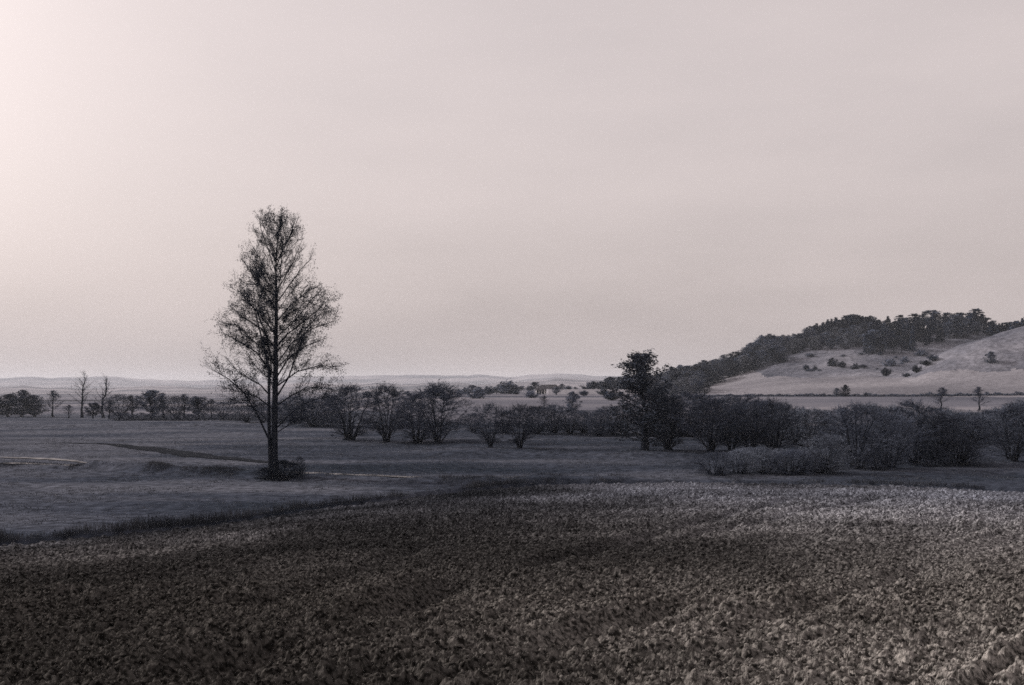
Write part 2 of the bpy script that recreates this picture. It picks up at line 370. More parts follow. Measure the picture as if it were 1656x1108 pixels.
# loose clods lying on the ploughed slope
def ico():
    t = (1 + 5 ** .5) / 2
    v = np.array([(-1, t, 0), (1, t, 0), (-1, -t, 0), (1, -t, 0), (0, -1, t), (0, 1, t), (0, -1, -t), (0, 1, -t), (t, 0, -1), (t, 0, 1), (-t, 0, -1), (-t, 0, 1)], float)
    f = np.array([(0, 11, 5), (0, 5, 1), (0, 1, 7), (0, 7, 10), (0, 10, 11), (1, 5, 9), (5, 11, 4), (11, 10, 2), (10, 7, 6), (7, 1, 8), (3, 9, 4), (3, 4, 2), (3, 2, 6), (3, 6, 8), (3, 8, 9), (4, 9, 5), (2, 4, 11), (6, 2, 10), (8, 6, 7), (9, 8, 1)])
    return v / np.linalg.norm(v[0]), f
iv, if_ = ico()
def scatter_clods(n, y0, y1, smin, smax):
    # uniform over the ground inside the view wedge (wider than the picture)
    y = np.sqrt(rs.uniform(y0 ** 2, y1 ** 2, n)); x = rs.uniform(-.66, .66, n) * y
    ok = y < yedge(x) - .4; x, y = x[ok], y[ok]; n = len(x)
    s = smin + (smax - smin) * rs.rand(n) ** 3
    z = field_h(x, y) + plain_h(x, y) + soil_relief(x, y) - .12 + s * .15
    vv = iv[None] * (1 + rs.uniform(-.35, .35, (n, 12, 1)))
    sc = s[:, None, None] * (1 + rs.uniform(-.3, .3, (n, 1, 3))) * np.array([1.15, 1, .75])
    a = rs.uniform(0, 6.28, n); ca, sa = np.cos(a)[:, None], np.sin(a)[:, None]
    vv = vv * sc
    vx = vv[..., 0] * ca - vv[..., 1] * sa; vy = vv[..., 0] * sa + vv[..., 1] * ca
    v = np.stack([vx + x[:, None], vy + y[:, None], vv[..., 2] + z[:, None]], -1).reshape(-1, 3)
    f = (if_[None] + (np.arange(n) * 12)[:, None, None]).reshape(-1, 3)
    return v, f
parts = [scatter_clods(15000, 6, 16, .007, .034), scatter_clods(19000, 14, 32, .010, .042), scatter_clods(22000, 30, 66, .02, .06)]
vs_, fs_, off = [], [], 0
for v, f in parts: vs_.append(v); fs_.append(f + off); off += len(v)
me = mesh_np('soil_clods', np.concatenate(vs_), [np.concatenate(fs_)], M['clod'], True)
tag(link('soil_clods', me), 'loose clods of earth scattered over the ploughed field', kind='stuff')

# --- tracks
def strip(name, pts, width, mat, label, lift=.03, n=160):
    p = np.array(pts, float); d = np.concatenate([[0], np.cumsum(np.hypot(*np.diff(p, axis=0).T))])
    s = np.linspace(0, d[-1], n); x = np.interp(s, d, p[:, 0]); y = np.interp(s, d, p[:, 1])
    tx, ty = np.gradient(x), np.gradient(y); L = np.hypot(tx, ty); nx, ny = -ty / L, tx / L
    w = (np.interp(np.linspace(0, 1, n), np.linspace(0, 1, len(width)), width) * (.75 + .5 * vnoise(s / 1.5, s * 0 + 3)))
    k = np.linspace(-.5, .5, 7)
    Xs = x[:, None] + nx[:, None] * w[:, None] * k; Ys = y[:, None] + ny[:, None] * w[:, None] * k
    Zs = plain_h(Xs, Ys) + lift
    return tag(link(name, mesh_np(name, np.stack([Xs, Ys, Zs], -1).reshape(-1, 3), [grid_faces(n, 7)], mat, True)), label, kind='structure')
strip('path', [(-75, 91), (-50, 84), (-37, 81.5), (-31.5, 79.7), (-24, 76.8), (-17, 74), (-12.6, 72), (-7, 70), (-2.5, 68.6), (1.2, 69.1), (5, 70.3)], [3.6, 3.4, 3.2, 2.4, 1.6, 1.3, 1.2, .8, .1], M['sand'], 'pale sandy track crossing behind the tall tree', .05)
strip('track', [(-48, 118), (-40, 111), (-34, 104), (-28, 95), (-23, 89), (-19, 84.5), (-15, 80)], [.3, 1.4, 2.6, 2.6, 2.0, .3], M['rut'], 'dark worn earth track slanting across the meadow', .05)
strip('path', [(-42, 90), (-38, 88.5), (-34, 85.5), (-31, 82)], [.1, 1.2, 1.0, .1], M['sand'], 'faint pale side track curving to the sandy track', .05, 60)

# ------------------------------------------------------------------ grass and sedge
def blades(n, xs, ys, h, w, zf, lean=.5):
    a = rs.uniform(0, 6.28, n); z = zf(xs, ys) - .02
    dx, dy = np.cos(a) * w, np.sin(a) * w
    b = rs.uniform(0, 6.28, n); l = rs.rand(n) * lean * h
    lx, ly = np.cos(b) * l, np.sin(b) * l
    p0 = np.stack([xs - dx, ys - dy, z], -1); p1 = np.stack([xs + dx, ys + dy, z], -1)
    m0 = np.stack([xs - dx * .6 + lx * .4, ys - dy * .6 + ly * .4, z + h * .6], -1); m1 = np.stack([xs + dx * .6 + lx * .4, ys + dy * .6 + ly * .4, z + h * .6], -1)
    tp = np.stack([xs + lx, ys + ly, z + h], -1)
    V = np.stack([p0, p1, m1, m0, tp], 1).reshape(-1, 3)
    o = (np.arange(n) * 5)[:, None]
    return V, o + np.array([[0, 1, 2, 3]]), o + np.array([[3, 2, 4]])
def gz_edge(x, y):
    eb = y - yedge(x) - .9
    return plain_h(x, y) + np.interp(x, [-40, -8, 0, 12, 20, 40], [.16, .12, .18, .05, .12, .22]) * np.exp(-(eb / .7) ** 2)

# tall dark grass along the ploughed edge, in clumps
n = 60000
x = rs.uniform(-42, 44, n); dens = np.interp(x, [-42, -17.5, -16, -14.8, -13, -11, -7, -2, 3, 12, 16, 44], [1, 1, .25, .8, .9, .4, .4, .6, .4, .1, .3, .5])
cl = fbm(x / 1.6, x * 0 + 5, 3)
keep = rs.rand(n) < dens * sstep(.36, .66, cl) * .75 + .03
x = x[keep]; cl = cl[keep]; n = len(x)
y = yedge(x) + .5 + rs.gamma(1.5, .35, n) - .35
h = (.10 + .36 * sstep(.4, .75, cl)) * rs.uniform(.4, 1.15, n) * np.interp(x, [-42, -12, -5, 10, 44], [1.15, 1, .8, .5, .7])
v, q, t = blades(n, x, y, h, rs.uniform(.006, .014, n), gz_edge)
tag(link('edge_grass', mesh_np('edge_grass', v, [q, t], M['bladed'])), 'dark tall grass fringing the ploughed field', kind='stuff')

# sedge on the hummocky bank by the track
n = 42000
x = rs.uniform(-50, 9, n); am = np.interp(x, [-50, -31, -28, -23, -17, -13, -4, 3, 9], [.1, .2, .8, .7, .7, .5, .35, .3, .15])
cl = fbm(x / 1.3 + 7, x * 0 + 2, 3)
keep = rs.rand(n) < am * sstep(.30, .68, cl) + .05
x = x[keep]; cl = cl[keep]; n = len(x)
y = track_y(x) - 2.4 + rs.randn(n) * .8
v, q, t = blades(n, x, y, (.07 + .13 * sstep(.45, .7, cl)) * rs.uniform(.4, 1.1, n), rs.uniform(.008, .016, n), plain_h)
tag(link('bank_sedge', mesh_np('bank_sedge', v, [q, t], M['bladed'])), 'dark sedge on the low bank beside the sandy track', kind='stuff')

# grass reaching over the edges of the tracks
n = 9000
x = rs.uniform(-44, 4, n); y = track_y(x) + rs.choice([-1, 1], n) * np.interp(x, [-44, -31, -20, 4], [1.5, 1.2, .75, .4]) * rs.uniform(.5, 1.4, n)
v, q, t = blades(n, x, y, rs.uniform(.05, .16, n), rs.uniform(.012, .03, n), plain_h, 1.2)
tag(link('verge_grass', mesh_np('verge_grass', v, [q, t], M['bladed'])), 'ragged grass along the edges of the sandy track', kind='stuff')
# short meadow grass in tufts
n = 170000
r = np.sqrt(rs.uniform(38 ** 2, 125 ** 2, n)); u = rs.uniform(-.56, .56, n); y = r; x = u * y
cl = fbm(x / 2.2, y / 2.2, 4)
keep = (y > yedge(x) + .6) & (rs.rand(n) < sstep(.35, .6, cl)) & (np.abs(y - track_y(x)) > .5)
x, y, cl = x[keep], y[keep], cl[keep]; n = len(x)
v, q, t = blades(n, x, y, (.03 + .07 * cl) * rs.uniform(.6, 1.3, n), rs.uniform(.015, .035, n), plain_h, 1.6)
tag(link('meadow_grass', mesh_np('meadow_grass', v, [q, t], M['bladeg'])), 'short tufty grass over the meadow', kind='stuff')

# ------------------------------------------------------------------ trees
class Skel:
    def __init__(s, seed): s.r = random.Random(seed); s.seg = {}; s.leaves = []
    def add(s, lv, p0, p1, r0, r1): s.seg.setdefault(lv, []).append((*p0, *p1, r0, r1))
def perp(d, r):
    a = Vector((r.gauss(0, 1), r.gauss(0, 1), r.gauss(0, 1))); a = a - d * a.dot(d)
    return a.normalized() if a.length > 1e-6 else Vector((1, 0, 0))
def grow(sk, p, d, L, r, lv, maxlv, cfg):
    R = sk.r; c = cfg[lv]; n = c['n']; pts = [(p.copy(), r)]
    d = d.normalized()
    for i in range(n):
        d = (d + perp(d, R) * c['wob'] + Vector((0, 0, c['up']))).normalized()
        p2 = p + d * (L / n); r2 = r * (1 - (i + 1) / n * c.get('tap', .8))
        sk.add(lv, p, p2, pts[-1][1], r2); p = p2; pts.append((p.copy(), r2))
        if lv < maxlv and (i + 1) / n > c['from']:
            k = c['kids']; k = int(k) + (R.random() < k - int(k))
            for _ in range(k):
                f = R.random(); q = pts[-2][0].lerp(p, f)
                sp = c['spread'] * R.uniform(.6, 1.3)
                nd = (d * math.cos(sp) + perp(d, R) * math.sin(sp)).normalized()
                frac = (i + f) / n
                l2 = L * c['len'] * R.uniform(.55, 1.15) * (1 - .45 * frac)
                grow(sk, q, nd, l2, max(cfg['rmin'], r2 * c['rad']), lv + 1, maxlv, cfg)
    if lv >= maxlv - c.get('leaf_up', 0):
        if R.random() < cfg['leafp']:
            q = pts[R.randrange(1, len(pts))][0]; g = cfg['lspread']
            for _ in range(cfg['leaves']):
                sk.leaves.append((q.x + R.gauss(0, g), q.y + R.gauss(0, g), q.z + R.gauss(0, g), cfg['lsize'] * R.uniform(.6, 1.4)))

def tubes(rows, k, seed=0):
    A = np.array(rows, float); p0, p1, r0, r1 = A[:, 0:3], A[:, 3:6], A[:, 6], A[:, 7]
    d = p1 - p0; d /= np.maximum(np.linalg.norm(d, axis=1, keepdims=True), 1e-9)
    ref = np.where(np.abs(d[:, 2:3]) > .9, np.array([[1., 0, 0]]), np.array([[0., 0, 1]]))
    a = np.cross(d, ref); a /= np.linalg.norm(a, axis=1, keepdims=True); b = np.cross(d, a)
    ph = np.arange(k) * 2 * math.pi / k
    ring = np.cos(ph)[None, :, None] * a[:, None] + np.sin(ph)[None, :, None] * b[:, None]
    V = np.concatenate([p0[:, None] + ring * r0[:, None, None], p1[:, None] + ring * r1[:, None, None]], 1)
    n = len(A); o = (np.arange(n) * 2 * k)[:, None, None]
    i = np.arange(k); q = np.stack([i, (i + 1) % k, (i + 1) % k + k, i + k], -1)
    return V.reshape(-1, 3), (o + q[None]).reshape(-1, 4)
def join_geo(geos):
    Vs, Fs, off = [], {}, 0
    for V, fl in geos:
        for f in fl: Fs.setdefault(f.shape[1], []).append(f + off)
        Vs.append(V); off += len(V)
    return np.concatenate(Vs), [np.concatenate(f) for f in Fs.values()]
def leaf_geo(L, seed, elong=1.6):
    A = np.array(L, float); n = len(A); q = np.random.RandomState(seed)
    a = q.randn(n, 3); a /= np.linalg.norm(a, axis=1, keepdims=True)
    b = np.cross(a, q.randn(n, 3)); b /= np.linalg.norm(b, axis=1, keepdims=True)
    s = A[:, 3:4] * .5; p = A[:, :3]
    V = np.stack([p - a * s * elong, p + b * s * .7, p + a * s * elong, p - b * s * .7], 1).reshape(-1, 3)
    return V, np.arange(n * 4).reshape(-1, 4)
def smooth_tube(pts, k=10, flare=0):
    """tapered trunk/limb following pts=[(Vector, radius)], closed tip"""
    P = [Vector(p) for p, _ in pts]; rad = [r for _, r in pts]; Vv = []
    a = Vector((1, 0, 0))
    for i, p in enumerate(P):
        d = (P[min(i + 1, len(P) - 1)] - P[max(i - 1, 0)]).normalized()
        a = (a - d * a.dot(d)).normalized(); b = d.cross(a)
        for j in range(k):
            t = j * 2 * math.pi / k
            rr_ = rad[i] * (1 + .10 * math.sin(3 * t + i * .7) + .06 * math.sin(5 * t + i))
            if flare and i < 3: rr_ *= 1 + flare * (1 - i / 3) * (1 + .6 * math.sin(4 * t))
            Vv.append(p + a * math.cos(t) * rr_ + b * math.sin(t) * rr_)
    V = np.array([tuple(v) for v in Vv]); return V, grid_faces(len(P), k, True)

PROTO = {}
def make_meshes(key, sk, trunk_levels, kmap, twig_mat, leaf_mat, extra_trunk=None, bark=None, elong=1.6):
    tg = list(extra_trunk or []); cg = []
    for lv, rows in sk.seg.items():
        V, q = tubes(rows, kmap.get(lv, 3))
        (tg if lv in trunk_levels else cg).append((V, [q]))
    tm = None
    if tg: V, f = join_geo(tg); tm = mesh_np(key + '_trunk', V, f, bark or M['bark'], True)
    if sk.leaves:
        V, q = leaf_geo(sk.leaves, 5, elong); lo = (V, [q])
    if cg:
        V, f = join_geo(cg); nt = sum(len(a) for a in f)
        if sk.leaves:
            V2, f2 = join_geo([(V, f), lo]); cm = mesh_np(key + '_crown', V2, f2, twig_mat)
            cm.materials.append(leaf_mat)
            mi = np.zeros(len(cm.polygons), np.int32); mi[-len(sk.leaves):] = 1
            cm.polygons.foreach_set('material_index', mi)
        else: cm = mesh_np(key + '_crown', V, f, twig_mat)
    else: cm = mesh_np(key + '_crown', lo[0], lo[1], leaf_mat)
    co = np.empty(len(cm.vertices) * 3, np.float32); cm.vertices.foreach_get('co', co); co = co.reshape(-1, 3)
    PROTO[key] = (tm, cm, float(np.percentile(co[:, 2], 99.3)), 2 * float(np.percentile(np.abs(co[:, :2]), 96)))

# willow shrubs: unit height 1, many stems from one stool, twigs filling a domed crown
def willow(key, seed, stems, twig, leaf, ntw=1100, leafp=.25, stool=.05, width=.5, low=.08, vee=.5, lean=0.0, stem_r=.016, belly=.42):
    """width: half-width of the crown, low: height where the crown starts, vee: how far the crown narrows to its foot"""
    sk = Skel(seed); R = sk.r; nodes = []
    lob = [(R.uniform(0, 6.283), R.uniform(.10, .26), R.uniform(.3, 1.4)) for _ in range(5)]
    def env(dx, dy, z):                       # outline radius in a direction at a height
        a = math.atan2(dy, dx); t = (z - low) / (1 - low)
        w = width * (math.sqrt(max(0, 1 - max(0, (t - belly) / (1 - belly)) ** 2.2)) if t > belly else (1 - vee) + vee * (max(0, t) / belly) ** .8)
        return w * (1 + sum(k * math.cos(a - c) * math.sin(z * 5 + q * 4) for c, k, q in lob) * .35)
    for i in range(stems):
        a = 6.283 * (i + R.random() * .8) / stems; ze = R.uniform(.45, .92)
        w = env(math.cos(a), math.sin(a), ze) * R.uniform(.2, .9)
        p0 = Vector((math.cos(a) * stool * R.uniform(.2, 1), math.sin(a) * stool * R.uniform(.2, 1), -.02)); p3 = Vector((math.cos(a) * w + lean * ze, math.sin(a) * w, ze))
        c = Vector((p0.x + (p3.x - p0.x) * .35, p0.y + (p3.y - p0.y) * .35, ze * .55)); r0 = stem_r * R.uniform(.6, 1.2); pr = p0; rr0 = r0
        for k in range(1, 9):
            t = k / 8; p = p0 * (1 - t) ** 2 + c * 2 * t * (1 - t) + p3 * t * t + Vector((R.gauss(0, .006), R.gauss(0, .006), 0)); r1 = r0 * (1 - .85 * t)
            sk.add(0, pr, p, rr0, r1); nodes.append((p, r1, (p - pr).normalized())); pr, rr0 = p, r1
    N = np.array([tuple(n[0]) for n in nodes])
    for i in range(ntw):
        a = R.uniform(0, 6.283); z = low + (1 - low) * (1 - R.random() ** 1.25 * .98)
        w = env(math.cos(a), math.sin(a), z) * R.random() ** .5 * max(.3, R.gauss(1, .10))
        tgt = Vector((math.cos(a) * w + lean * z, math.sin(a) * w, (z + R.gauss(0, .03)) * R.choice((1, 1, 1, 1.05))))
        dd = np.linalg.norm(N - np.array(tuple(tgt)), axis=1) + 1.2 * np.maximum(0, N[:, 2] - tgt.z + .06) + .35 * np.hypot(N[:, 0], N[:, 1])
        j = int(np.argmin(dd)); q, r, dq = nodes[j]
        L = (tgt - q).length
        if L > .6: continue
        mid = q.lerp(tgt, .5) + dq * L * .12 + Vector((R.gauss(0, .015), R.gauss(0, .015), 0))
        ra = min(r * .6, .0042) + .0008; sk.add(1, q, mid, ra, ra * .7); sk.add(1, mid, tgt, ra * .7, .0014)
        d = (tgt - mid).normalized(); out = Vector((math.cos(a), math.sin(a), .7)).normalized()
        for k in range(7):
            b = mid.lerp(tgt, R.uniform(.2, 1.0)); nd = (d * .6 + out * .5 + Vector((R.gauss(0, .45), R.gauss(0, .45), R.gauss(.15, .35)))).normalized()
            e = b + nd * R.uniform(.05, .15); sk.add(2, b, e, .0017, .0009)
            for _ in range(2):
                if R.random() < leafp:
                    g = .008; f = b.lerp(e, R.uniform(.3, 1)); sk.leaves.append((f.x + R.gauss(0, g), f.y + R.gauss(0, g), f.z + R.gauss(0, g), .018 * R.uniform(.6, 1.4)))
    st = smooth_tube([(Vector((0, 0, -.06)), stool * 1.25), (Vector((0, 0, -.01)), stool * 1.3), (Vector((0, 0, .03)), stool * 1.05), (Vector((0, 0, .055)), stool * .6), (Vector((0, 0, .065)), .002)], 9, .1)
    make_meshes(key, sk, (0,), {0: 5, 1: 3}, twig, leaf, [(st[0], [st[1]])], bark=M['bark'])
    return key

W, PW = M['wtwig'], M['ptwig']
willow('willow_a', 1, 12, W, W, 390, vee=.62, low=.14)
willow('willow_b', 2, 12, W, W, 430, vee=.45, low=.06, stool=.07)
willow('willow_c', 3, 10, W, W, 330, vee=.80, low=.12, width=.52)
willow('willow_d', 4, 16, W, W, 430, vee=.40, low=.03, stool=.10, width=.6)
willow('pale_a', 5, 15, PW, PW, 480, vee=.40, low=.04, stool=.10, leafp=.6, width=.6)
willow('pale_b', 6, 12, PW, PW, 400, vee=.60, low=.10, stool=.08, leafp=.6)
willow('grey_a', 51, 12, M['gtwig'], M['gtwig'], 420, vee=.45, low=.05, stool=.08, width=.56)
willow('grey_b', 52, 11, M['gtwig'], M['gtwig'], 360, vee=.55, low=.10, width=.5)
willow('low_a', 7, 18, W, W, 420, vee=.15, low=.0, stool=.2, width=.85, leafp=.4, belly=.06)
willow('low_dark', 9, 18, M['twig'], M['leaf'], 620, vee=.15, low=.0, stool=.2, width=.85, leafp=1.0, belly=.06)
willow('low_pale', 8, 18, PW, PW, 420, vee=.15, low=.0, stool=.2, width=.85, leafp=.7, belly=.06)

# single-trunk deciduous trees: trunk leader with ascending limbs inside an outline
def leader_tree(key, seed, prof, first, nlimb, up0, lcfg, twig, leaf, trunk_r=.013, wob=.012, bark=None, kids=1.0, maxlv=3, elong=1.6, kmap=None, lowbias=.9):
    sk = Skel(seed); R = sk.r
    p = Vector((0, 0, -.01)); pts = []; n = 14; x = y = 0
    for i in range(n + 1):
        t = i / n; pts.append((Vector((x, y, -.01 + t * 1.0)), trunk_r * (1 - t) ** .85 + .0012)); x += R.gauss(0, wob); y += R.gauss(0, wob)
    cfg = {1: dict(n=5, wob=.10, up=.06, tap=.85, **{'from': .15}, kids=2.0 * kids, spread=.62, len=.42, rad=.5),
           2: dict(n=3, wob=.16, up=.06, tap=.8, **{'from': .1}, kids=2.0 * kids, spread=.6, len=.55, rad=.6),
           3: dict(n=2, wob=.14, up=.08, tap=.7, **{'from': 2}, kids=0, spread=.4, len=.5, rad=.6), 'rmin': .0008}
    cfg.update(lcfg)
    for i in range(nlimb):
        t = first + (1 - first) * ((i + R.random()) / nlimb) ** lowbias * .985
        k = min(int(t * n), n - 1); q = pts[k][0].lerp(pts[k + 1][0], t * n - k); rr0 = pts[k][1]
        a = i * 2.4 + R.uniform(-.5, .5)
        tilt = np.interp(t, [0, .5, 1], up0)
        d = Vector((math.cos(a) * math.sin(tilt), math.sin(a) * math.sin(tilt), math.cos(tilt)))
        # choose a length so that the tip stays near the crown outline
        L = .02
        while L < .6:
            e = q + d * L
            w = np.interp(e.z + .03, [z for z, _ in prof], [w for _, w in prof])
            if math.hypot(e.x, e.y) > w * R.uniform(.85, 1.08) or e.z > 1.02: break
            L += .01
        grow(sk, q, d, L, max(.0012, min(rr0 * .45, .0065)), 1, maxlv, cfg)
    tv, tf = smooth_tube(pts, 8, .5)
    make_meshes(key, sk, (1,), kmap or {1: 4, 2: 3}, twig, leaf, [(tv, [tf])], bark=bark, elong=elong)
    return key

alder_prof = [(0, 0), (.15, .06), (.22, .19), (.30, .235), (.42, .24), (.55, .22), (.64, .20), (.70, .185), (.80, .15), (.92, .105), (1.0, .05), (1.2, .01)]
LV = lambda n, p, s, sp: {'leaves': n, 'leafp': p, 'lsize': s, 'lspread': sp}
# distant and middle-distance trees
leader_tree('bare_a', 21, [(0, 0), (.25, .12), (.5, .16), (.8, .12), (1, .04)], .25, 22, [.7, .5, .3], LV(0, 0, .01, .01), M['fartwig'], M['fartwig'], kids=.75, wob=.007, trunk_r=.012)
leader_tree('bare_b', 22, [(0, 0), (.2, .10), (.5, .17), (.8, .10), (1, .03)], .2, 24, [.8, .45, .25], LV(0, 0, .01, .01), M['fartwig'], M['fartwig'], kids=.8, wob=.007, trunk_r=.013)
leader_tree('bare_c', 23, [(0, 0), (.2, .2), (.5, .30), (.8, .24), (1, .08)], .22, 26, [1.0, .7, .4], LV(3, .25, .02, .014), M['fartwig'], M['fartwig'], kids=.9, wob=.012, trunk_r=.02)
leader_tree('dense_a', 24, [(0, 0.02), (.07, .16), (.2, .27), (.38, .31), (.50, .25), (.60, .26), (.70, .27), (.76, .11), (.84, .19), (.94, .18), (1, .10)], .05, 50, [1.2, .95, .5], LV(6, .48, .015, .018), M['gtwig'], M['aleaf'], kids=1.0, wob=.012, trunk_r=.022)
leader_tree('round_a', 25, [(0, .12), (.08, .27), (.4, .37), (.7, .33), (.9, .2), (1, .06)], .04, 30, [1.2, .8, .4], LV(6, .6, .030, .022), M['fartwig'], M['wood_leaf'], kids=.75, wob=.012, trunk_r=.022, lowbias=1.3)
leader_tree('round_c', 27, [(0, .05), (.1, .2), (.4, .32), (.7, .30), (.9, .17), (1, .05)], .06, 30, [1.1, .75, .4], LV(4, .5, .028, .022), M['ptwig'], M['pale_leaf'], kids=.75, wob=.012, trunk_r=.02, lowbias=1.2)
leader_tree('round_b', 26, [(0, 0), (.1, .16), (.35, .28), (.7, .29), (.88, .2), (1, .06)], .14, 30, [1.0, .75, .4], LV(6, .6, .030, .022), M['fartwig'], M['wood_leaf'], kids=.75, wob=.014, trunk_r=.02, lowbias=1.2)

# pines and spruces of the hilltop wood: leader, whorled limbs, needle clumps
def conifer(key, seed, prof, first, whorls, tiltd, leaf, size):
    sk = Skel(seed); R = sk.r
    pts = [(Vector((R.gauss(0, .006), R.gauss(0, .006), -.01 + i / 8)), .016 * (1 - i / 8) + .002) for i in range(9)]
    for w in range(whorls):
        t = first + (1 - first) * (w + R.random() * .6) / whorls
        for j in range(6):
            a = R.uniform(0, 6.283); ww = np.interp(t, [z for z, _ in prof], [q for _, q in prof]) * R.uniform(.6, 1.15)
            e = Vector((math.cos(a) * ww, math.sin(a) * ww, t + ww * tiltd)); b = Vector((0, 0, t))
            sk.add(1, b, e, .005, .0015)
            for k in range(16):
                f = R.uniform(.25, 1.05); q = b.lerp(e, f); g = .018
                sk.leaves.append((q.x + R.gauss(0, g), q.y + R.gauss(0, g), q.z + R.gauss(0, g * .7), size * R.uniform(.6, 1.4)))
    tube = smooth_tube(pts, 6, .3)
    make_meshes(key, sk, (1,), {1: 3}, leaf, leaf, [(tube[0], [tube[1]])])
conifer('pine_a', 31, [(0, .08), (.3, .12), (.5, .20), (.62, .14), (.75, .21), (.88, .11), (1, .03)], .28, 10, .3, M['needle'], .042)
conifer('pine_b', 32, [(0, .2), (.2, .22), (.5, .17), (.8, .08), (1, .01)], .06, 17, -.2, M['needle'], .040)
conifer('pine_c', 33, [(0, .05), (.45, .10), (.6, .24), (.8, .27), (.92, .18), (1, .06)], .5, 8, .3, M['needle'], .046)

# low bushes of the open slope
def bush(key, seed, leaf):
    sk = Skel(seed); R = sk.r
    for i in range(26):
        a = R.uniform(0, 6.283); t = R.random() * 1.2
        d = Vector((math.cos(a) * math.sin(t), math.sin(a) * math.sin(t), math.cos(t) + .1)); L = R.uniform(.55, .95) * (1 - .25 * t / 1.2)
        e = d * L; sk.add(1, Vector((0, 0, -.02)), e * .5, .02, .012); sk.add(1, e * .5, e, .012, .004)
        for k in range(46):
            q = e * R.uniform(.35, 1.0); g = .075
            sk.leaves.append((q.x + R.gauss(0, g), q.y + R.gauss(0, g), max(.02, q.z + R.gauss(0, g)), .085 * R.uniform(.5, 1.4)))
    make_meshes(key, sk, (1,), {1: 4}, leaf, leaf)
bush('bush_a', 41, M['wood_leaf']); bush('bush_b', 42, M['needle'])

ASPECT = [('willow', 1.42), ('pale', 1.5), ('grey', 1.45), ('low', 1.7), ('bare_a', .40), ('bare_b', .42), ('bare_c', .8), ('dense_a', .62), ('round', .9), ('pine_a', .5), ('pine_b', .36), ('pine_c', .6), ('bush', 1.3)]
def place(name, key, x, y, hgt, label, cat, group=None, wid=1.0, rot=None, sink=.0, seed=None):
    rt = random.Random(hash((round(x, 2), round(y, 2))) if seed is None else seed)
    e = bpy.data.objects.new(name, None); C.objects.link(e); e.empty_display_size = .3
    e.location = (x, y, float(ground(x, y)) - sink); e.rotation_euler = (0, 0, rt.uniform(0, 6.283) if rot is None else rot)
    tm, cm, ph, pw = PROTO[key]
    asp = next(v for k, v in ASPECT if key.startswith(k)) * wid * rt.uniform(.93, 1.07)
    e.scale = (hgt * asp / pw, hgt * asp / pw, hgt / ph)
    tag(e, label, cat, group)
    link('trunk' if 'bush' not in key and 'willow' not in key and 'pale' not in key and 'grey' not in key and 'low' not in key else 'stems', tm, e); link('crown', cm, e)
    return e
def flat(px, py):                     # where a base seen at (px, py) stands on the level meadow
    d = CAMZ * F / (py - 630.0)
    for _ in range(30):
        zz = float(ground((px - 828) / F * d, d)); d = .6 * d + .4 * (CAMZ - zz) * F / (py - 630.0)
    return (px - 828) / F * d, d
def put(name, key, px, py, toppy, label, cat, group=None, wid=1.0, **k):
    x, d = flat(px, py); return place(name, key, x, d, (py - toppy) / F * d, label, cat, group, wid, **k)

